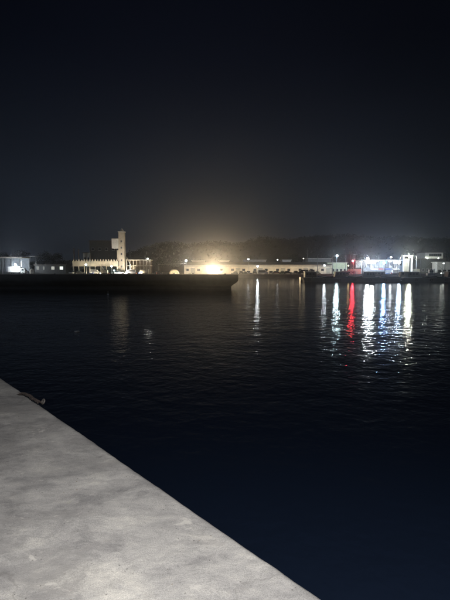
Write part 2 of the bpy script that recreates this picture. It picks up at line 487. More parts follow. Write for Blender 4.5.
# ------------------------------------------------------------------ unseen low fill lights, added to brighten the facades
def added_flood(px, Y, L, colr, label, w_=.8):
    r = thing('added_floodlight', label, 'floodlight', (X(px, Y), Y, GZ), 0, 'low fill lights added to brighten the facades')
    MB().box(-w_*.5, w_*.5, -.12, .10, .18, .62).build('lamp_housing', M_dsteel, r)
    MB().box(-w_*.45, w_*.45, .102, .13, .22, .58).build('lens', glow('added_flood_lens_%d' % int(L), colr, L), r)
    MB().box(-w_*.5-.05, w_*.5+.05, -.04, .04, 0, .178).build('bracket', M_steel, r)
for a in [(193, 202.5, 480, WARM_, 'added low fill light turned at the left end of the long cream shed'),
          (232, 202.5, 420, WARM_, 'added low fill light turned at the shed behind the jetty end'),
          (251.5, 202.5, 480, WARM_, 'added low fill light turned at the shed just left of the streak lamp'),
          (267, 202.5, 480, WARM_, 'added low fill light turned at the shed behind the blue grey van'),
          (284.5, 202.5, 480, WARM_, 'added low fill light turned at the shed behind the long black car'),
          (299, 202.5, 480, WARM_, 'added low fill light turned at the shed left of the black van'),
          (320, 202.5, 480, WARM_, 'added low fill light turned at the right end of the long shed'),
          (122.6, 198.0, 4400, (1, .88, .72), 'added low fill light turned at the cream tower'),
          (83, 199, 650, WARM_, 'added low fill light turned at the left part of the toothed canopy'),
          (99, 199, 650, WARM_, 'added low fill light turned at the middle of the toothed canopy'),
          (140, 199, 900, WARM_, 'added low fill light turned at the open concrete frame'),
          (174, 199, 260, WARM_, 'added low fill light turned at the tarpaulin mound')]:
    added_flood(*a)

# ------------------------------------------------------------------ trees on the bank
def tree(px, ptop, Y, width, label):
    x = X(px, Y); zt = Z(ptop, Y); h = zt-GZ
    r = thing('tree', label, 'tree', (x, Y, GZ), random.uniform(0, 6), 'trees behind the harbour buildings')
    t = MB(); t.bar((0, 0, -.1), (.1, 0, h*.5), .28, .16, 8)
    ends = []
    for k in range(6):
        a = k*1.05+random.random(); z0 = h*random.uniform(.28, .5)
        e = (math.cos(a)*width*.33, math.sin(a)*width*.33, h*random.uniform(.55, .8)); t.bar((.05, 0, z0), e, .11, .04, 6); ends.append(e)
    t.build('trunk', M_bark, r)
    c = MB()
    lobes = [(Vector(e), random.uniform(.2, .3)*width) for e in ends]+[(Vector((random.uniform(-.1, .1)*width, 0, h*.82)), width*.24) for _ in range(2)]
    for p, rad in lobes:
        for q in range(150):
            v = Vector((random.gauss(0, 1), random.gauss(0, 1), random.gauss(0, .8)))
            v = v.normalized()*rad*random.uniform(.4, 1.1); o_ = p+v
            s_ = random.uniform(.14, .34); u = Vector((random.uniform(-1, 1), random.uniform(-1, 1), random.uniform(-1, 1))).normalized(); w_ = u.orthogonal().normalized()
            c.add([o_-u*s_, o_+w_*s_*.6, o_+u*s_, o_-w_*s_*.6], [(0, 1, 2, 3)])
    c.build('crown', M_leaf, r)
for a in [(46, 250, 245, 9, 'broad dark tree behind the low white windowed cabin, left end of the bank'),
          (57, 252, 250, 8, 'rounded dark tree between the windowed cabin and the twin chimneys'),
          (22, 249, 262, 10, 'tall dark tree rising behind the pale canopy at far left'),
          (5, 251, 255, 9, 'dark tree at the left edge behind the white canopy roof'),
          (160, 259, 240, 8, 'low dark tree between the lit scaffold and the white tent'),
          (174, 258, 246, 8, 'low dark tree behind the white tent shape'),
          (338, 251, 262, 9, 'dark tree behind the low green lit kiosk'),
          (360, 252, 255, 8, 'dark tree right of the tall red lit mast'),
          (420, 250, 262, 10, 'dark tree directly left of the white office block'),
          (447, 250, 266, 10, 'dark tree at the right edge behind the white office block'),
          (295, 253, 270, 9, 'dark tree rising behind the long shed roof near its mast')]:
    tree(*a)

# ------------------------------------------------------------------ lamps
WARM = (1.0, .80, .50); WHITE = (.93, .98, 1.0); COOL = (.70, .92, 1.0)
def lamp_post(px, py, Y, colr, L, label, size=.30, aim=-1, name='street_lamp', post=True, base=GZ, arm=.7, cat='lamp', side=1):
    """an outdoor lamp: post, arm and a lit head whose lens faces the water and the ground"""
    x = X(px, Y); z = Z(py, Y)
    r = thing(name, label, cat, (x, Y, base))
    h = z-base
    if post:
        MB().bar((0, arm, 0), (0, arm, h+.25), .09, .06, 8).build('post', M_steel, r)
        MB().bar((0, arm, h+.2), (0, .1, h+.2), .035, .035, 6).build('arm', M_steel, r)
    s_ = size
    MB().box(-s_*1.1, s_*1.1, -s_*.3, s_*.9, h+s_*.75, h+s_*1.0).build('lamp_housing', M_steel, r)
    if cat == 'floodlight' and L > 1200:
        # back and side plates, added to block the lamp's light from the shed wall
        MB().box(-s_*1.15, s_*1.15, s_*.86, s_*.98, h-s_*1.0, h+s_*.74).build('back_shield', M_steel, r)
        for q_ in (-1, 1): MB().box(q_*s_*1.22-s_*.06, q_*s_*1.22+s_*.06, -s_*.25, s_*.98, h-s_*1.0, h+s_*.74).build('side_shield', M_steel, r)
    MB().ball((0, 0, h), s_, 12, (1, .8, .75)).build('bulb', glow('light_%s_%d' % (name, int(px*10+py)), colr, L), r, True)
    return r

lamp_post(186.2, 260.5, 205, WHITE, 330, 'white globe lamp on a post at the left end of the long shed', .42)
# the blazing work light in front of the shed
lamp_post(212.0, 270.2, 206.5, (1, .74, .42), 3600, 'blazing warm work light in front of the long cream shed', .95, name='flood_light', arm=.9, cat='floodlight')
lamp_post(218.4, 271.2, 206.5, (1, .74, .42), 1800, 'smaller warm work light right of the blazing one', .62, name='flood_light', arm=.9, cat='floodlight')
lamp_post(248.3, 259.3, 209, WHITE, 9, 'white lamp on a post above the shed roof edge beside a thin mast', .42)
lamp_post(257.6, 266.3, 203, (.86, .95, 1), 200, 'white lamp with a long streak on the water, before the shed middle', .34)
lamp_post(277.5, 259.8, 226, WHITE, 12, 'faint small lamp behind the shed roof', .3)
lamp_post(303.3, 258.5, 226, (1, .9, .65), 7, 'small yellowish lamp beside the mast behind the shed', .3)
lamp_post(324.3, 265.3, 199, (.82, .92, 1), 150, 'white lamp at the right end corner of the long shed', .32)
lamp_post(336.8, 255.8, 205, (.70, .95, 1), 420, 'greenish white lamp on a tall post right of the long shed', .45)
lamp_post(367.5, 258.6, 198, (.88, .95, 1), 850, 'brightest white flood lamp on a tall post beside the market hall', .55)
lamp_post(372.0, 261.0, 199, (.90, .98, 1), 800, 'second white flood lamp, low and right of the brightest one', .45, name='flood_light', cat='floodlight')
lamp_post(390.7, 257.3, 214, WHITE, 170, 'small white lamp above the market hall roof', .34)
lamp_post(399.3, 262.5, 199, (.50, .70, 1), 800, 'bluish white lamp in front of the market hall', .40)
lamp_post(409.0, 256.6, 197.5, (.98, 1, .78), 1000, 'yellowish flood lamp at the lit gate right of the market hall', .50)
lamp_post(384.0, 263.0, 198, (.28, .48, 1), 1100, 'blue white lamp near the cyan panel of the market hall', .42)
lamp_post(86.2, 264.6, 200, (.60, .92, 1), 80, 'cyan white lamp under the left part of the scalloped canopy', .40, arm=.5)
lamp_post(111.6, 266.2, 200, (.90, 1, .85), 60, 'greenish white lamp beside the foot of the cream tower', .42, arm=.5)
lamp_post(114.0, 270.5, 199, (.45, .92, 1), 60, 'low cyan lamp beside the foot of the cream tower', .30, arm=.5)
lamp_post(147.8, 258.6, 203, (1, .97, .9), 170, 'white lamp on top of the lit scaffold frame', .34)
lamp_post(15.8, 264.8, 203, (.85, .93, 1), 1000, 'bluish white lamp under the pale canopy at far left', .40)
lamp_post(443.5, 263.4, 199, (.9, 1, .9), 22, 'dim greenish lamp near the right edge of the bank', .3)
lamp_post(441.3, 273.3, 150, (.95, 1, .9), 25, 'tiny low lamp above the dark boats at the right', .16, base=0, arm=.2)

# ------------------------------------------------------------------ long cream shed
SY = 212.0
def long_shed():
    x0 = X(184.5, SY); x1 = X(331, SY); ez = Z(265.2, SY); base = GZ
    r = thing('long_shed', 'long low cream harbour shed with a dark sheet roof, lit by floodlights', 'shed', ((x0+x1)/2, SY, base))
    hx = (x1-x0)/2; h = ez-base; dp = 16
    MB().box(-hx, hx, 0, dp, 0, h).build('wall', M_cream, r)
    rf = MB(); e = .7
    rf.prism([(-e-.3, h+.02), (-e-.3, h+.32), (dp/2, h+1.75), (dp+e, h+.32), (dp+e, h+.02), (dp/2, h+1.45)], -hx-.5, hx+.5, 'x')
    roof = rf.build('roof', M_roof, r)
    # pale roof lights let into the roof near the eave
    n = 26; bay = 2*hx/n
    for k in range(n+1):
        x = -hx+bay*k
        MB().box(x-.16, x+.16, -.14, -.002, 0, h-.02).build('pilaster', M_cream, r)
    MB().box(-hx-.05, hx+.05, -.18, -.142, h-.55, h-.30).build('gutter', M_grey, r)
    for k in range(n):
        x = -hx+bay*(k+.5)
        if k % 4 == 1:
            dr = MB().box(x-1.05, x+1.05, -.10, -.004, 0, 2.7).build('shutter_door', M_shut, r)
            MB().box(x-1.15, x+1.15, -.16, -.102, 2.71, 2.95).build('lintel', M_grey, dr)
        elif k % 2 == 0:
            wn = MB().box(x-.7, x+.7, -.07, -.004, 1.5, 2.6).build('window', M_glass, r)
            MB().box(x-.8, x+.8, -.16, -.075, 1.38, 1.48).build('sill', M_white, wn)
long_shed()

def low_building(name, px0, px1, ptop, Y, m, roofm, label, depth=9, rows=(), wm=None, cat='building', roof_t=.35, base=GZ, over=.4):
    """flat roofed block; rows = list of (z0, z1, n, frac) window rows"""
    x0 = X(px0, Y); x1 = X(px1, Y); h = Z(ptop, Y)-base; hx = (x1-x0)/2
    r = thing(name, label, cat, ((x0+x1)/2, Y, base))
    MB().box(-hx, hx, 0, depth, 0, h-roof_t).build('wall', m, r)
    MB().box(-hx-over, hx+over, -over, depth+over, h-roof_t+.002, h).build('roof', roofm, r)
    for (z0, z1, n, fr) in rows:
        for k in range(n):
            cx = -hx+2*hx*(k+.5)/n; w_ = hx/n*fr
            fr_ = MB(); fr_.box(cx-w_-.08, cx+w_+.08, -.06, -.003, z0-.08, z1+.08)
            wo = fr_.build('window', M_white if m is not M_white else M_dsteel, r)
            MB().box(cx-w_, cx+w_, -.09, -.062, z0, z1).build('pane', wm or M_glass, wo)
    return r, hx, h
# buildings showing above the shed roof
low_building('storehouse', 192, 204, 260.3, 236, M_white, M_white, 'flat pale storehouse top showing above the shed roof, left of the bright flare', 9, [(4, 5, 4, .5)])
low_building('storehouse', 219, 229, 260.3, 236, M_white, M_white, 'flat pale storehouse top showing above the shed roof, right of the bright flare', 9, [(4, 5, 4, .5)])
low_building('storehouse', 244, 266, 259.6, 232, M_white, M_white, 'pale storehouse behind the shed by the white roof edge lamp', 9, [(3.6, 4.6, 7, .5)])
low_building('storehouse', 282.5, 291, 259.6, 232, M_white, M_white, 'small pale storehouse behind the right part of the shed', 9, [(4, 5, 3, .5)])
low_building('storehouse', 308, 331, 258.2, 240, M_grey, M_white, 'wide grey storehouse behind the right end of the shed', 9, [(4.5, 5.8, 7, .5)])
low_building('kiosk', 327, 347, 262.0, 214, mat('green_render', (.42, .47, .34), .8), M_roof, 'low green lit kiosk between the shed and the red lamp', 7, [(1.2, 2.6, 5, .6)])

# masts behind the shed
def mast(px, ptop, Y, label, base=GZ, arms=1):
    r = thing('radio_mast', label, 'mast', (X(px, Y), Y, base)); h = Z(ptop, Y)-base
    MB().bar((0, 0, 0), (0, 0, h), .16, .07, 8).build('pole', M_steel, r)
    for k in range(arms):
        z = h*(.9-.12*k); MB().bar((-.8+.2*k, 0, z), (.8-.2*k, 0, z), .04, .04, 6).build('crossbar', M_steel, r)
    for s_ in (-1, 1): MB().bar((0, 0, h*.92), (s_*2.2, 0, .0), .015, .015, 4).build('stay', M_steel, r)
mast(247, 249, 228, 'thin radio mast above the white lamp on the shed roof edge')
mast(307, 248, 230, 'grey radio mast behind the shed right of its middle', arms=3)
mast(130.3, 247.5, 214, 'dark mast with a crossbar just right of the cream tower', arms=2)
mast(41, 252, 226, 'thin mast left of the row of small lit windows')

# ------------------------------------------------------------------ tower
def tower():
    Y = 210; x = X(122.4, Y); s = Y/F
    r = thing('tower', 'tall slim cream tower with a pointed top and a box hung on its left side', 'tower', (x, Y, GZ))
    zt = Z(232.5, Y)-GZ
    a = 2.9*s
    MB().box(-a, a, -a, a, 0, zt*.66).build('shaft', M_cream, r)
    MB().box(-a*.93, a*.93, -a*.93, a*.93, zt*.66+.003, zt).build('upper_shaft', M_cream, r)
    MB().box(-a*1.12, a*1.12, -a*1.12, a*1.12, zt+.003, zt+.45).build('cornice', M_white, r)
    MB().box(-a*1.06, a*1.06, -a*1.06, a*1.06, zt*.66-.25, zt*.66-.003).build('cornice', M_white, r) if False else None
    zc = zt+.453
    MB().bar((0, 0, zc), (0, 0, zc+.7), a*.72, a*.55, 8).build('drum', M_cream, r)
    MB().bar((0, 0, zc+.703), (0, 0, zc+1.7), a*.55, .06, 8).build('pointed_cap', M_white, r)
    MB().bar((0, 0, zc+1.6), (0, 0, Z(227, Y)-GZ), .06, .03, 6).build('finial', M_steel, r)
    # hung box
    zb0 = Z(248.5, Y)-GZ; zb1 = Z(238.8, Y)-GZ
    bx0 = X(112.8, Y)-x
    MB().box(bx0, -a-.003, -a*.8, a*.8, zb0, zb1).build('side_box', M_white, r)
    MB().box(bx0-.12, -a-.003, -a*.9, a*.9, zb1+.003, zb1+.18).build('box_roof', M_roof, r)
    # wider foot
    zf = Z(250.5, Y)-GZ; fx = X(117.8, Y)-x
    MB().box(fx, -a-.003, -a*.7, a*.7, 0, zf).build('annex', M_cream, r)
    for k in range(5):
        z = 3.2+k*3.0
        wo = MB().box(-.34, .34, -a-.05, -a-.003, z, z+.9).build('window', M_dsteel, r)
tower()
low_building('warehouse', 90, 117, 240.5, 222, mat('dark_brown_cladding', (.11, .10, .095), .8), M_roof, 'large dark square warehouse behind the scalloped canopy, left of the tower', 18, [(12, 13.2, 4, .35)], over=.25)

def scalloped_canopy():
    Y = 206; x0 = X(72.5, Y); x1 = X(118, Y); r = thing('canopy_building', 'long cream canopy building with a toothed parapet left of the tower', 'building', ((x0+x1)/2, Y, GZ))
    hx = (x1-x0)/2; zb = Z(266.3, Y)-GZ; zt = Z(261.2, Y)-GZ
    MB().box(-hx, hx, 0, .5, zb, zt).build('fascia', M_cream, r)
    MB().box(-hx, hx, .502, 11, zb+.2, zt-.3).build('roof', M_grey, r)
    n = 17
    for k in range(n):
        c = -hx+2*hx*(k+.5)/n
        MB().prism([(c-.36, zt+.003), (c+.36, zt+.003), (c+.30, zt+.3), (c+.04, zt+.95), (c-.04, zt+.95), (c-.30, zt+.3)], .05, .42, 'y').build('merlon', M_cream, r)
    for k in range(9):
        c = -hx+.4+(2*hx-.8)*k/8
        MB().box(c-.18, c+.18, .06, .40, 0, zb-.003).build('column', M_cream, r)
    MB().box(-hx, hx, 10.9, 11.2, 0, zb+.197).build('back_wall', mat('dim_blue_grey_wall', (.20, .23, .25), .8), r)
    for k in range(6):
        c = -hx+2*hx*(k+.5)/6
        MB().box(c-.9, c+.9, 10.84, 10.897, .9, 2.4).build('window', M_glass, r)
scalloped_canopy()
# chimneys and a small box on the canopy's left
for px, tt, lb in ((74.4, 248.5, 'left one of two thin chimneys above the toothed canopy'), (79.0, 249.5, 'right one of two thin chimneys above the toothed canopy')):
    Y = 219; r = thing('chimney', lb, 'chimney', (X(px, Y), Y, GZ), 0, 'twin chimneys'); h = Z(tt, Y)-GZ
    MB().bar((0, 0, 0), (0, 0, h), .36, .27, 12).build('stack', mat('brick_red_stack', (.22, .15, .12), .85), r)
    MB().bar((0, 0, h+.002), (0, 0, h+.3), .36, .36, 12).build('rim', M_dsteel, r)
low_building('rooftop_hut', 83.5, 90.5, 252.3, 221, M_cream, M_roof, 'small cream hut standing above the toothed parapet', 5, [(7.2, 8.4, 2, .45)], cat='hut')

# lit frame right of the tower
def scaffold():
    Y = 205; x = X(138, Y); s = Y/F
    r = thing('open_frame_building', 'lit open concrete frame right of the tower, unfinished looking', 'building', (x, Y, GZ))
    x0 = X(126, Y)-x; x1 = X(150.5, Y)-x; z1 = Z(259.5, Y)-GZ; z0 = Z(265.5, Y)-GZ
    MB().box(x0, x1, 0, 7, z1-.35, z1).build('roof_slab', M_cream, r)
    MB().box(x0+.2, x1-.2, .2, 7, z0-.2, z0+.1).build('floor_slab', M_cream, r)
    n = 8
    for k in range(n):
        c = x0+.3+(x1-x0-.6)*k/(n-1)
        MB().box(c-.16, c+.16, .3, .65, 0, z0-.203).build('column', M_cream, r)
        MB().box(c-.14, c+.14, .3, .6, z0+.103, z1-.353).build('column', M_cream, r)
    for k in range(n-1):
        c = x0+.3+(x1-x0-.6)*k/(n-1); c2 = x0+.3+(x1-x0-.6)*(k+1)/(n-1)
        if k in (0, 2, 5, 6): MB().bar((c+.1, .2, .3), (c2-.1, .2, z0-.4), .05, .05, 6).build('brace', M_steel, r)
        if k in (1, 3, 4): MB().box(c+.2, c2-.2, .4, .55, 0, z0*.55).build('infill_panel', random.choice((M_shut, M_white)), r)
    MB().box(x0+.4, x1-.4, 6.6, 6.9, .01, z1-.36).build('back_wall', mat('tan_wall', (.30, .24, .17), .85), r)
scaffold()
def small_crane(px, Y, tip, label, h_py):
    x = X(px, Y); r = thing('boom_crane', label, 'crane', (x, Y, GZ)); h = Z(h_py, Y)-GZ
    MB().box(-1.3, 1.3, -.9, .9, .5, 1.9).build('cab', M_shut, r)
    for s_ in (-.8, .8): MB().box(-1.5, 1.5, s_-.25, s_+.25, 0, .497).build('track', M_rubber, r)
    tx = X(tip, Y)-x
    b = MB()
    for o_ in (-.25, .25): b.bar((0, o_, 1.5), (tx, o_*.4, h), .07, .05, 6)
    for k in range(9):
        t = k/9; t2 = (k+1)/9; a = -.25 if k % 2 else .25
        b.bar((tx*t, a*(1-.6*t), 1.5+(h-1.5)*t), (tx*t2, -a*(1-.6*t2), 1.5+(h-1.5)*t2), .035, .035, 5)
    b.build('boom', M_sand, r)
    MB().bar((tx, 0, h), (tx, 0, h-2.2), .03, .03, 5).build('cable', M_steel, r)
    MB().bar((-.8, 0, 1.9), (tx, 0, h), .025, .025, 5).build('stay', M_steel, r)
small_crane(134, 201, 126.5, 'small crane with boom leaning left across the open frame', 256.5)
small_crane(143, 200.5, 149.5, 'small crane with boom leaning right by the scaffold lamp', 257.5)
small_crane(105, 200.2, 98, 'low crane before the toothed canopy, boom leaning left', 262)
small_crane(395, 199.5, 401.5, 'small crane with boom leaning right before the market hall', 254.5)

# ------------------------------------------------------------------ left end: canopy, truck, cabin with lit windows
def left_canopy():
    Y = 208; x0 = X(-14, Y); x1 = X(25.2, Y); r = thing('quay_canopy', 'flat pale roofed canopy on posts at the far left of the bank', 'canopy', ((x0+x1)/2, Y, GZ)); hx = (x1-x0)/2; zt = Z(257, Y)-GZ
    MB().box(-hx, hx, -3, 6, zt-.45, zt).build('roof', M_cream, r)
    for k in range(5):
        c = -hx+.6+(2*hx-1.2)*k/4
        MB().box(c-.14, c+.14, -2.4, -2.1, 0, zt-.453).build('post', M_steel, r)
        MB().box(c-.14, c+.14, 5.2, 5.5, 0, zt-.453).build('post', M_steel, r)
    MB().box(-hx+.3, hx-.3, 5.6, 5.8, 0, zt-.46).build('back_wall', mat('blue_grey_wall', (.30, .34, .38), .8), r)
    Y2 = 214; x0 = X(27, Y2); x1 = X(37, Y2); r = thing('quay_canopy', 'small pale flat canopy roof right of the larger one', 'canopy', ((x0+x1)/2, Y2, GZ)); hx = (x1-x0)/2; zt = Z(256.3, Y2)-GZ
    MB().box(-hx, hx, -1, 3, zt-.25, zt).build('roof', M_white, r)
    for c in (-hx+.4, hx-.4): MB().box(c-.1, c+.1, 0, .2, 0, zt-.253).build('post', M_steel, r)
left_canopy()

def wheel(x, y, r_, wd, parent, hub=M_steel):
    t = MB().bar((x, y-wd/2, r_), (x, y+wd/2, r_), r_, r_, 14).build('wheel', M_rubber, parent)
    MB().bar((x, y-wd/2-.01, r_), (x, y-wd/2+.02, r_), r_*.55, r_*.55, 10).build('rim', hub, t)
def box_truck(x, Y, rz, label, body):
    r = thing('box_truck', label, 'truck', (x, Y, GZ), rz)
    MB().box(-4.2, 1.6, -1.2, 1.2, .95, 3.55).build('cargo_box', body, r, bevel=.04, seg=1)
    MB().prism([(1.7, .55), (3.7, .55), (3.75, 1.6), (3.35, 2.75), (1.7, 2.85)], -1.1, 1.1, 'y').build('cab', body, r)
    MB().prism([(3.78, 1.62), (3.81, 1.62), (3.44, 2.6), (3.40, 2.6)], -.95, .95, 'y').build('windscreen', M_glass, r)
    for s in (-1, 1):
        MB().box(2.1, 3.2, s*1.1-.01 if s < 0 else s*1.1, s*1.1 if s < 0 else s*1.1+.01, 1.7, 2.5).build('side_window', M_glass, r)
        MB().box(3.74, 3.79, s*.8-.16, s*.8+.16, .85, 1.1).build('headlight', M_white, r)
    MB().box(-4.2, 3.6, -.5, .5, .55, .94).build('chassis', M_dsteel, r)
    for x_ in (-3.0, 2.7):
        for y_ in (-1.05, 1.05): wheel(x_, y_, .46, .28, r)
    return r
box_truck(X(18, 205), 205.0, 0, 'white box truck under the pale canopy at far left', M_white)

low_building('cabin', 35, 66, 264.5, 210, mat('cabin_wall', (.12, .12, .12), .8), M_roof, 'low dark cabin with four small lit windows left of the canopy building', 6, [], cat='cabin')
cab = bpy.data.objects['cabin']
for px, pw, br, cc in ((38, 2.2, .35, (.8, .85, .8)), (43.8, 1.2, .30, (.8, .85, .8)), (53, 3.0, .55, (.9, .92, .8)), (61.5, 3.2, 1.5, (.85, 1, .82))):
    Y = 210; x = X(px, Y)-cab.location.x; w_ = pw/2*Y/F
    zc = Z(268, Y)-GZ
    wo = MB().box(x-w_-.06, x+w_+.06, -.06, -.003, zc-.85, zc+.75).build('window', M_white, cab)
    MB().box(x-w_, x+w_, -.09, -.062, zc-.78, zc+.7).build('pane', glow('lit_pane_%d' % px, cc, br), wo)
# pale barrel shaped tank
r = thing('water_tank', 'small pale upright water tank between the canopy and the cabin', 'tank', (X(32, 203), 203, GZ))
t = MB(); t.bar((0, 0, .3), (0, 0, 2.0), .95, .95, 16); t.bar((0, 0, 2.0), (0, 0, 2.5), .95, .35, 16); t.build('barrel', M_cream, r, False)
for a in range(4): MB().bar((math.cos(a*PI/2+.8)*.7, math.sin(a*PI/2+.8)*.7, 0), (math.cos(a*PI/2+.8)*.7, math.sin(a*PI/2+.8)*.7, .3), .07, .07, 6).build('leg', M_dsteel, r)
MB().bar((0, 0, 2.5), (0, 0, 2.62), .3, .3, 12).build('lid', M_dsteel, r)

# ------------------------------------------------------------------ tent shape and street things
def tent():
    Y = 203; x = X(174, Y); s = Y/F
    r = thing('tarpaulin_mound', 'cream tarpaulin covered mound on the quay between scaffold and shed', 'tarpaulin', (x, Y, GZ))
    mb = MB(); nx, ny = 16, 10
    for i in range(nx+1):
        for j in range(ny+1):
            u = -1+2*i/nx; v = -1+2*j/ny
            e = max(abs(u)**4, abs(v)**4); f = max(0, 1-e)**.8
            z = (2.35-.35*abs(u)+.12*noise.noise(Vector((u*3, v*3, 1))))*f
            mb.v.append((u*5.3*s-.3*u*z*.5, v*1.6, max(z, 0)+.002))
    for i in range(nx):
        for j in range(ny):
            a = i*(ny+1)+j; mb.f.append((a, a+ny+1, a+ny+2, a+1))
    mb.build('cover', M_sand, r, True)
    for k in range(4):
        px_ = (-.75+.5*k)*5.3*s
        MB().bar((px_, -1.7, .03), (px_*.8, -1.0, 2.0), .03, .03, 5).build('lashing', M_dsteel, r)
tent()

def car(px, Y, rz, label, m, kind='car', first=None):
    x = X(px, Y)
    r = thing('parked_'+kind, label, kind, (x, Y, GZ), rz, 'vehicles parked along the far quay')
    if kind == 'car':
        MB().prism([(-2.1, .35), (2.1, .35), (2.15, .75), (1.2, .95), (-2.05, 1.0), (-2.15, .7)], -.85, .85, 'y').build('body', m, r)
        MB().prism([(-1.7, 1.003), (1.0, .963), (.35, 1.45), (-1.2, 1.48)], -.74, .74, 'y').build('cabin', M_glass, r)
        MB().prism([(-1.2, 1.483), (.35, 1.453), (.2, 1.52), (-1.05, 1.54)], -.70, .70, 'y').build('roof', m, r)
    else:
        MB().prism([(-2.3, .35), (2.3, .35), (2.35, 1.1), (1.7, 1.35), (1.2, 2.05), (-2.2, 2.1), (-2.3, 1.9)], -.9, .9, 'y').build('body', m, r)
        MB().prism([(1.78, 1.36), (1.81, 1.36), (1.31, 1.98), (1.28, 1.98)], -.8, .8, 'y').build('windscreen', M_glass, r)
        for s in (-1, 1): MB().box(-1.9, 1.1, s*.9-.012 if s < 0 else s*.9, s*.9 if s < 0 else s*.9+.012, 1.25, 1.8).build('side_window', M_glass, r)
    for x_ in (-1.4, 1.4):
        for y_ in (-.78, .78): wheel(x_, y_, .32, .2, r)
    for s in (-1, 1): MB().box(2.1 if kind == 'car' else 2.3, 2.19 if kind == 'car' else 2.38, s*.62-.14, s*.62+.14, .62, .78).build('headlight', M_white, r)
P_ = lambda n, c: mat('car_paint_'+n, c, .3, .1, var=.08)
dk, bl, gy, wh, rd, tn = P_('black', (.02, .02, .022)), P_('navy', (.02, .03, .07)), P_('grey', (.15, .155, .16)), P_('white', (.6, .6, .6)), P_('maroon', (.14, .02, .02)), P_('blue_grey', (.28, .33, .40))
q = PI/2
for a in [(241, 199, q, 'dark car parked end on by the jetty end, before the shed', dk, 'car'),
          (248.5, 199, -q, 'navy car parked end on, left neighbour of the streak lamp', bl, 'car'),
          (254.6, 199, q, 'black car parked end on right below the streak lamp', dk, 'car'),
          (262.8, 200, 0, 'blue grey van parked sideways right of the streak lamp', tn, 'van'),
          (270.8, 199, q, 'dark grey car parked end on right of the blue grey van', gy, 'car'),
          (277.0, 199.5, 0.1, 'maroon car parked sideways before the shed, right of the van', rd, 'car'),
          (288, 199, 0, 'long black car parked sideways before the right half of the shed', dk, 'car'),
          (295.5, 199, q, 'grey car parked end on before the right half of the shed', gy, 'car'),
          (303, 199, PI, 'black van parked sideways before the right end of the shed', dk, 'van'),
          (311.5, 199, q, 'navy van parked end on near the right end of the shed', bl, 'van'),
          (95, 203.5, .1, 'white van parked under the toothed canopy, right of the cyan lamp', wh, 'van'),
          (103.5, 203, PI, 'grey car parked under the middle of the toothed canopy', gy, 'car'),
          (80, 203, 0, 'dark car parked under the left end of the toothed canopy', dk, 'car'),
          (119, 201, 0, 'white car parked at the foot of the cream tower', wh, 'car'),
          (131, 200, PI, 'white van parked before the lit open frame', wh, 'van'),
          (72, 202, q, 'pale car parked end on left of the toothed canopy', wh, 'car'),
          (158, 201, 0, 'dark car parked between the open frame and the tarpaulin mound', dk, 'car')]:
    car(*a)

def shrub(px, Y, rad, label):
    r = thing('shrub', label, 'shrub', (X(px, Y), Y, GZ), 0, 'shrubs along the far quay')
    c = MB()
    for q in range(420):
        v = Vector((random.gauss(0, 1), random.gauss(0, 1), abs(random.gauss(0, .9)))).normalized()*rad*random.uniform(.55, 1.08); v.z += rad*.25
        s_ = random.uniform(.10, .2); u = Vector((random.uniform(-1, 1), random.uniform(-1, 1), random.uniform(-1, 1))).normalized(); w_ = u.orthogonal().normalized()
        c.add([v-u*s_, v+w_*s_*.6, v+u*s_, v-w_*s_*.6], [(0, 1, 2, 3)])
    c.build('foliage', M_leaf, r)
    s = MB()
    for k in range(5): s.bar((0, 0, 0), (math.cos(k*1.3)*rad*.5, math.sin(k*1.3)*rad*.5, rad*.9), .05, .02, 5)
    s.build('stems', M_bark, r)
for px, rad, lb in ((245, 1.1, 'round dark shrub between the first two end on cars'), (282.5, 1.3, 'round dark shrub between the maroon and long black cars'), (307.5, 1.2, 'round dark shrub between the two vans at the right end of the shed'), (317, 1.3, 'round dark shrub right of the navy van'), (235.5, 1.1, 'round dark shrub just above the end of the jetty')):
    shrub(px, 198, rad, lb)

# ------------------------------------------------------------------ right side: market hall, gate, office block
def market():
    Y = 210; x0 = X(361, Y); x1 = X(404, Y); r = thing('market_hall', 'brightly lit open fronted market hall on the right bank', 'building', ((x0+x1)/2, Y, GZ)); hx = (x1-x0)/2
    zt = Z(259.8, Y)-GZ; zb = Z(267.5, Y)-GZ
    MB().box(-hx, hx, 0, 9, 0, max(zb, .2)).build('plinth', M_grey, r)
    zb = max(zb, .2)
    MB().box(-hx-.5, hx+.5, -1.8, 9.4, zt-.35, zt).build('roof', M_white, r)
    MB().box(-hx, hx, 8.7, 9, zb+.003, zt-.353).build('back_wall', M_white, r)
    n = 9
    for k in range(n+1):
        c = -hx+.2+(2*hx-.4)*k/n
        MB().box(c-.13, c+.13, -.02, .24, zb+.003, zt-.353).build('column', M_white, r)
    for k in range(n):
        c = -hx+2*hx*(k+.5)/n
        if k in (4, 5): continue
        MB().box(c-.75, c+.75, 3, 3.12, zt-.9, zt-.75).build('tube_light', glow('tube_light', (.93, 1, 1), 14), r)
        MB().box(c-.7, c+.7, 1.6, 2.5, zb+.003, zb+.95).build('counter', random.choice((M_white, M_shut, M_steel)), r)
    for px, w_, col_, st in ((383.2, 5.2, (.35, .95, 1.0), 2.2), (371, 9, (1, 1, .88), 2.6), (396.5, 7, (.97, 1, 1), 2.4)):
        c = X(px, Y)-(x0+x1)/2; ww = w_/2*Y/F
        MB().box(c-ww, c+ww, -.35, -.2, zt-1.9, zt-.5).build('lit_panel', glow('lit_panel_%d' % px, col_, st), r)
market()
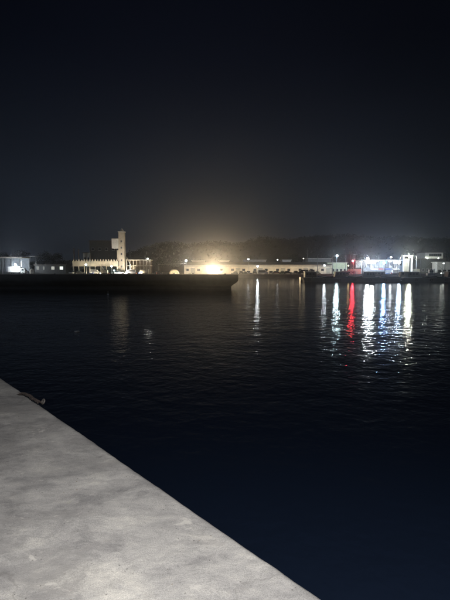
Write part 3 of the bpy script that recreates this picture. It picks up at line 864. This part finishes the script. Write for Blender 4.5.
def gate():
    Y = 203; x = X(408, Y); r = thing('gate_house', 'tall yellowish lit gate house right of the market hall', 'gate house', (x, Y, GZ)); a = X(403.5, Y)-x; b = X(412.5, Y)-x; zt = Z(255.2, Y)-GZ
    MB().box(b-.5, b, 0, 1.0, 0, zt-.5).build('pillar', M_white, r)
    MB().box(a, a+.25, 0, 1, 0, zt-.5).build('pillar', M_white, r)
    MB().box(a-.1, b+.1, -.2, 1.8, zt-.497, zt).build('lintel', M_white, r)
    MB().box(a+.62, b-1.02, 1.5, 1.7, .2, zt-1.6).build('gate_leaf', M_shut, r)
gate()
r_, hx_, h_ = low_building('office_block', 424.6, 442.5, 252.0, 226, M_white, M_roof, 'white office block with a band of dark windows at the right', 10, [], over=.15)
for k in range(6):
    c = -hx_*.45+hx_*1.4*k/6
    z0 = Z(256.2, 226)-GZ
    wo = MB().box(c-.55, c+.50, -.06, -.003, z0-.1, z0+1.35).build('window', M_dsteel, r_)
    MB().box(c-.42, c+.37, -.09, -.062, z0, z0+1.25).build('pane', M_glass, wo)
low_building('front_shed', 421, 446, 258.6, 212, mat('dark_shed_wall', (.06, .065, .06), .8), M_roof, 'dark low shed in front of the white office block', 6, [(1.2, 2.6, 6, .5)], cat='shed')
low_building('side_store', 437, 462, 261.8, 205, M_white, M_white, 'pale low store at the right edge of the bank', 5, [(1, 2, 5, .5)], cat='shed')
# lamp washing the office block front, mounted under its own bracket
def wall_lamp(px, py, Y, colr, L, label, s=.18, name='wall_lamp'):
    x = X(px, Y); z = Z(py, Y); r = thing(name, label, 'lamp', (x, Y, z))
    MB().box(-s*1.3, s*1.3, -s, s*1.6, s, s*1.35).build('hood', M_steel, r)
    MB().bar((0, s*1.2, s), (0, 2.4, s), .04, .04, 6).build('bracket', M_steel, r)
    MB().ball((0, 0, 0), s, 10).build('bulb', glow('wl_%s_%d' % (name, int(px*10)), colr, L), r, True)
wall_lamp(427, 258.2, 224.2, (.95, 1, .85), 260, 'dim lamp on a bracket below the left corner of the white office block', .2)
wall_lamp(438, 258.2, 224.2, (.95, 1, .85), 90, 'very dim lamp on a bracket below the right windows of the white office block', .2)

# ------------------------------------------------------------------ low dark pier at the right with boats behind
PY = 119.0
def pier():
    x0 = X(303.6, PY, 1); r = thing('pier', 'low dark concrete pier running out of the right edge of the water', 'pier', (x0, PY, 0))
    MB().box(0, 75, 0, 3.2, .55, 1.05).build('deck', M_pier, r)
    MB().box(.25, 74.5, .25, 2.95, -2, .547).build('wall', M_pier, r)
    for k in range(12):
        x = 1.5+k*4.2
        ring = [(x+math.cos(2*PI*j/16)*.3, -.09, .55+math.sin(2*PI*j/16)*.3) for j in range(16)]
        MB().tube(ring, .09, 7, closed=True).build('tyre_fender', M_rubber, r, True)
    for k in range(7):
        x = 2.5+k*6.1
        b = MB(); b.bar((x, .5, 1.053), (x, .5, 1.35), .13, .11, 10); b.bar((x, .5, 1.35), (x, .5, 1.42), .18, .15, 10); b.build('bollard', M_dsteel, r)
pier()

def boat(px, Y, L, rz, label, hm, cm, mast_h=4.2, house=.35, group='fishing boats moored behind the pier', name='fishing_boat', hs=1.0):
    x = X(px, Y); r = thing(name, label, 'boat', (x, Y, 0), rz, group)
    W = L*.15; mb = MB(); n = 12; secs = []
    for i in range(n+1):
        t = i/n; xx = -L/2+L*t
        b = W*(1-max(0, (t-.45)/.55)**2.2)*(.86+.14*min(1, t*4)); sheer = 1.05+.55*max(0, (t-.35)/.65)**2+.12*(1-t)**2; sheer *= hs
        rake = .55*max(0, t-.8)/.2
        sec = [(xx+rake, -b, sheer), (xx+rake*.5, -b*.88, .35), (xx, -b*.45, -.35), (xx, 0, -.5), (xx, b*.45, -.35), (xx+rake*.5, b*.88, .35), (xx+rake, b, sheer)]
        secs.append(sec); mb.v += sec
    m = 7
    for i in range(n):
        for j in range(m-1):
            a = i*m+j; mb.f.append((a, a+m, a+m+1, a+1))
    mb.f.append(tuple(range(m)))
    mb.build('hull', hm, r)
    dk_ = MB()
    for i in range(n+1):
        s = secs[i]; dk_.v += [(s[0][0]*.985, s[0][1]*.95, s[0][2]-.28), (s[6][0]*.985, s[6][1]*.95, s[6][2]-.28)]
    for i in range(n): dk_.f.append((2*i, 2*i+2, 2*i+3, 2*i+1))
    dk_.build('deck', M_grey, r)
    for sgn in (0, 6): MB().tube([secs[i][sgn] for i in range(n+1)], .05, 6).build('gunwale', M_white if hm is not M_white else M_dsteel, r)
    hl = L*house; hx0 = -L*.36; hw = W*.62; z0 = .8*hs
    ho = MB().prism([(hx0, z0), (hx0+hl, z0), (hx0+hl*.94, z0+1.9), (hx0, z0+1.95)], -hw, hw, 'y').build('wheelhouse', cm, r)
    MB().box(hx0-.2, hx0+hl+.15, -hw-.12, hw+.12, z0+1.953, z0+2.05).build('wheelhouse_roof', M_white if cm is not M_white else M_grey, ho)
    for s in (-1, 1):
        for k in range(3):
            c = hx0+hl*(.2+.27*k); ya = s*hw
            MB().box(c-.28, c+.28, min(ya, ya+s*.02), max(ya, ya+s*.02), z0+1.05, z0+1.6).build('window', M_glass, ho)
    mx_ = hx0+hl+.5
    ms = MB().bar((mx_, 0, z0), (mx_, 0, z0+mast_h), .12, .07, 8).build('mast', M_steel, r)
    MB().bar((mx_, 0, z0+mast_h*.35), (mx_+L*.3, 0, z0+mast_h*.75), .045, .03, 6).build('boom', M_steel, r)
    st = MB(); st.bar((mx_, 0, z0+mast_h*.97), (L*.5, 0, 1.5*hs), .012, .012, 4); st.bar((mx_, 0, z0+mast_h*.97), (-L*.49, 0, 1.2*hs), .012, .012, 4)
    st.build('rigging', M_steel, r)
    ra = MB()
    for i in range(7, n+1, 2):
        for sgn in (0, 6):
            p = Vector(secs[i][sgn]); ra.bar(p, p+Vector((0, 0, .55)), .02, .02, 5)
    for sgn in (0, 6): ra.tube([Vector(secs[i][sgn])+Vector((0, 0, .55)) for i in range(7, n+1)], .02, 5)
    ra.build('bow_rail', M_steel, r)
    return r
hb = mat('navy_hull', (.03, .05, .10), .45); hg = mat('green_hull', (.03, .08, .06), .45); hd = mat('black_hull', (.025, .025, .03), .5); hr = mat('rust_red_hull', (.20, .06, .045), .5); hp = mat('pinkish_hull', (.38, .25, .22), .5)
M_dwh = mat('weathered_blue_wheelhouse', (.07, .08, .09), .6); M_dsh = mat('weathered_tan_wheelhouse', (.15, .13, .11), .6)
for a in [(316, 128, 9.5, .05, 'dark hulled boat at the left end behind the pier', hd, M_dwh, 6.7),
          (334, 139, 10, PI, 'navy hulled boat with grey wheelhouse below the greenish lamp', hb, M_dwh, 7.3),
          (349, 150, 11, .1, 'rust red boat behind the pier just below the red lamp', hr, M_dsh, 7.7),
          (364, 132, 9, PI+.1, 'green hulled boat behind the pier below the brightest lamp', hg, M_dwh, 6.9),
          (384, 160, 13, .12, 'pinkish hulled boat lit by the market hall', hp, M_dsh, 7.1),
          (399, 138, 10, PI-.1, 'black boat with pale wheelhouse below the gate house', hd, M_dsh, 6.5),
          (419, 130, 10, 0, 'long navy boat behind the pier right of the gate house', hb, M_dwh, 6.2),
          (446, 132, 11, PI, 'green boat cut by the right edge of the picture', hg, M_dwh, 6.3)]:
    boat(*a)
boat(434, 158, 5.2, 0, 'small pale boat with pointed bow below the white office block', M_white, M_white, 2.2, .3, 'small boats', 'small_boat', 1.9)

# ------------------------------------------------------------------ goods on the far quay
def crate_thing(px, Y, label, m, w_=.6, h=.5, z=0):
    r = thing('crate', label, 'crate', (X(px, Y), Y, GZ+z), random.uniform(-.3, .3), 'crates standing on the far quay')
    b = MB(); b.box(-w_, w_, -.4, -.36, 0, h); b.box(-w_, w_, .36, .4, 0, h); b.box(-w_, -w_+.04, -.358, .358, 0, h); b.box(w_-.04, w_, -.358, .358, 0, h); b.box(-w_+.042, w_-.042, -.358, .358, 0, .05)
    b.build('crate_sides', m, r)
    MB().box(-w_-.03, w_+.03, -.43, -.402, h-.08, h+.02).build('rim', m, r)
def drum(px, Y, label, m):
    r = thing('oil_drum', label, 'drum', (X(px, Y), Y, GZ), 0, 'drums standing on the far quay')
    MB().bar((0, 0, 0), (0, 0, .9), .3, .3, 14).build('drum_body', m, r)
    for z in (.3, .6): MB().bar((0, 0, z), (0, 0, z+.04), .325, .325, 14).build('hoop', m, r)
    MB().bar((0, 0, .9), (0, 0, .92), .28, .28, 14).build('drum_lid', M_steel, r)
def container(px, Y, label, m, w_=2.9, h=2.5, rz=0):
    r = thing('container', label, 'container', (X(px, Y), Y, GZ), rz, 'containers on the far quay')
    MB().box(-w_, w_, 0, 2.3, .12, h).build('container_body', m, r)
    rb = MB()
    n = int(w_*2/.3)
    for k in range(n): rb.box(-w_+.1+k*.3, -w_+.22+k*.3, -.05, -.002, .25, h-.15)
    tag(rb.build('corrugation', m, r), kind='stuff')
    for s in (-1, 1): MB().box(s*w_-.07, s*w_+.07, -.07, 2.37, h-.06, h+.08).build('corner_rail', M_dsteel, r)
cb, cr, cg = mat('blue_plastic', (.03, .08, .3), .4), mat('faded_red_paint', (.30, .07, .05), .5), mat('faded_green_paint', (.10, .20, .14), .5)
for a in [(90.5, 200, 'blue crate beside the post of the cyan canopy lamp', cb), (99.5, 200, 'white crate before the toothed canopy middle', M_white),
          (108, 200.5, 'red crate under the right part of the toothed canopy', cr), (126, 199, 'white crate right of the white car at the tower foot', M_white),
          (143, 200, 'green crate before the right part of the open frame', cg), (152, 199.5, 'pale crate just right of the open frame', M_shut),
          (376, 199, 'white crate before the left half of the market hall', M_white), (380.5, 199, 'red crate left of the blue white lamp', cr),
          (388, 199, 'blue crate right of the blue white lamp', cb), (394.5, 199.5, 'green crate before the right half of the market hall', cg),
          (402.5, 199, 'white crate at the foot of the gate house', M_white), (190, 199, 'pale crate below the globe lamp at the shed end', M_shut)]:
    crate_thing(*a)
for a in [(93, 201, 'blue drum left of the white van under the toothed canopy', cb), (136, 199.5, 'red drum before the open frame', cr), (139, 199.5, 'blue drum before the open frame', cb),
          (156.5, 199, 'rusty drum left of the dark car near the mound', cr), (391.5, 198.5, 'red drum before the market hall centre', cr), (415, 199, 'blue drum right of the gate house', cb), (341, 199, 'pale drum before the green kiosk', M_shut)]:
    drum(*a)
for a in [(145.5, 208, 'tan container inside the right end of the open frame', M_shut, 1.4), (416.5, 206, 'pale container between the gate house and dark low shed', M_shut, 1.6),
          (355, 207, 'red container between the green kiosk and the market hall', cr, 2.9)]:
    container(*a)
def stall(px, Y, label, m):
    r = thing('market_stall', label, 'stall', (X(px, Y), Y, GZ), 0, 'stalls before the market hall')
    for x_ in (-1.2, 1.2):
        for y_ in (-.8, .8): MB().bar((x_, y_, 0), (x_, y_, 2.2 if y_ < 0 else 2.6), .035, .035, 6).build('leg', M_steel, r)
    MB().prism([(-1.0, 2.12), (1.0, 2.62), (1.0, 2.66), (-1.0, 2.16)], -1.4, 1.4, 'x').build('awning', m, r)
    MB().box(-1.15, 1.15, -.7, .5, .8, .86).build('table_top', M_shut, r)
for a in [(374, 202, 'stall with white awning before the left part of the market hall', M_white), (381, 202, 'stall with red awning near the cyan panel', cr),
          (387.5, 202, 'stall with blue awning right of the cyan panel', cb), (396, 202, 'stall with pale awning near the bluish lamp', M_sand)]:
    stall(*a)
r = thing('guy_wire', 'thin pale wire stretched left from the globe lamp post', 'wire', (X(186, 205), 205, GZ))
MB().tube([(X(186-28*k/20, 205)-X(186, 205), .85, Z(263.2+2.2*math.sin(k/20*1.6)*.5, 205)-GZ) for k in range(21)], .035, 6).build('wire', M_white, r)
MB().bar((X(158, 205)-X(186, 205), .85, 0), (X(158, 205)-X(186, 205), .85, Z(263.5, 205)-GZ), .09, .07, 8).build('post', M_steel, r)
p0 = on_plane(108, 294.5, 0)
r = thing('marker_buoy', 'tiny white marker buoy on the dark water before the jetty', 'buoy', p0)
MB().ball((0, 0, .02), .13, 12, (1, 1, .7)).build('float', M_white, r, True)
MB().bar((0, 0, .1), (0, 0, .42), .02, .02, 8).build('staff', M_white, r)

for a in [(345.5, 253, 196, 'thin mast standing just left of the red lamp'), (378.5, 255, 197, 'thin mast rising before the cyan panel'),
          (402.2, 254, 196, 'thin mast just left of the gate house'), (416.3, 255.5, 197, 'thin mast right of the gate house'), (332, 257, 197, 'thin mast before the green lit kiosk')]:
    mast(*a, base=GZ)

# ------------------------------------------------------------------ red lit vessel mast
def red_mast():
    Y = 185; x = X(353.7, Y); r = thing('lattice_mast', 'tall thin lattice mast with a platform and a red lamp', 'mast', (x, Y, 0))
    h = Z(243.5, Y); zp = Z(254, Y)
    MB().bar((0, 0, 0), (0, 0, h), .16, .05, 8).build('pole', M_steel, r)
    for s in (-1, 1): MB().bar((s*1.2, 0, .2), (s*.35, 0, zp), .06, .05, 6).build('strut', M_steel, r)
    for k in range(5): MB().bar((-1.1+k*.17, 0, 1.5+k*1.5), (1.1-k*.17, 0, 1.5+k*1.5), .04, .04, 5).build('rung', M_steel, r)
    MB().box(-2.4, 1.0, -.5, .5, zp, zp+.12).build('platform', M_steel, r)
    for k in range(5): MB().bar((-2.3+k*.8, -.45, zp+.12), (-2.3+k*.8, -.45, zp+.9), .03, .03, 5).build('railing_post', M_steel, r)
    MB().bar((-2.3, -.45, zp+.9), (.9, -.45, zp+.9), .03, .03, 5).build('handrail', M_steel, r)
    MB().box(-2.0, -.9, -.3, .4, zp+.123, zp+1.2).build('equipment_box', M_grey, r)
    MB().bar((0, 0, zp), (0, -.7, zp-2.9), .03, .03, 5).build('lamp_bracket', M_steel, r)
red_mast()
wall_lamp(352.6, 261.0, 184.0, (1, .04, .06), 350, 'red lamp fixed low on the tall lattice mast', .33, 'signal_lamp')
boat(352, 188, 12, .0, 'work boat bathed in red light beneath the tall mast', M_shut, M_white, 3.0, .5, 'work boats', 'work_boat', 1.3)
# small signal lamps seen on the dark boats
wall_lamp(348.5, 265.6, 178.0, (1, .72, .35), 60, 'small amber lamp below and left of the red lamp', .16, 'deck_lamp')

# floating bits
r = thing('floating_bottle', 'small white plastic bottle floating on the dark water at left', 'bottle', on_plane(77, 332, 0) + Vector((0, 0, .02)), .6)
MB().bar((-.12, 0, 0), (.08, 0, 0), .045, .045, 12).build('bottle_body', M_white, r, True)
MB().bar((.08, 0, 0), (.13, 0, .0), .045, .016, 12).build('neck', M_white, r, True)
MB().bar((.13, 0, 0), (.15, 0, 0), .018, .018, 10).build('bottle_cap', mat('blue_plastic', (.03, .08, .3), .4), r)

# ------------------------------------------------------------------ night haze
hz = MB().box(-1450, 1450, -300, 2350, -3.2, 92).build('haze', None)
m = bpy.data.materials.new('haze'); m.use_nodes = True; nt = m.node_tree; nt.nodes.clear()
pv = N(nt, 'ShaderNodeVolumePrincipled'); pv.inputs['Density'].default_value = .00055; pv.inputs['Color'].default_value = (.85, .90, 1, 1); pv.inputs['Anisotropy'].default_value = .90
o = N(nt, 'ShaderNodeOutputMaterial'); nt.links.new(pv.outputs[0], o.inputs['Volume'])
hz.data.materials.append(m); tag(hz, 'thin night haze over the harbour', 'haze', kind='stuff')
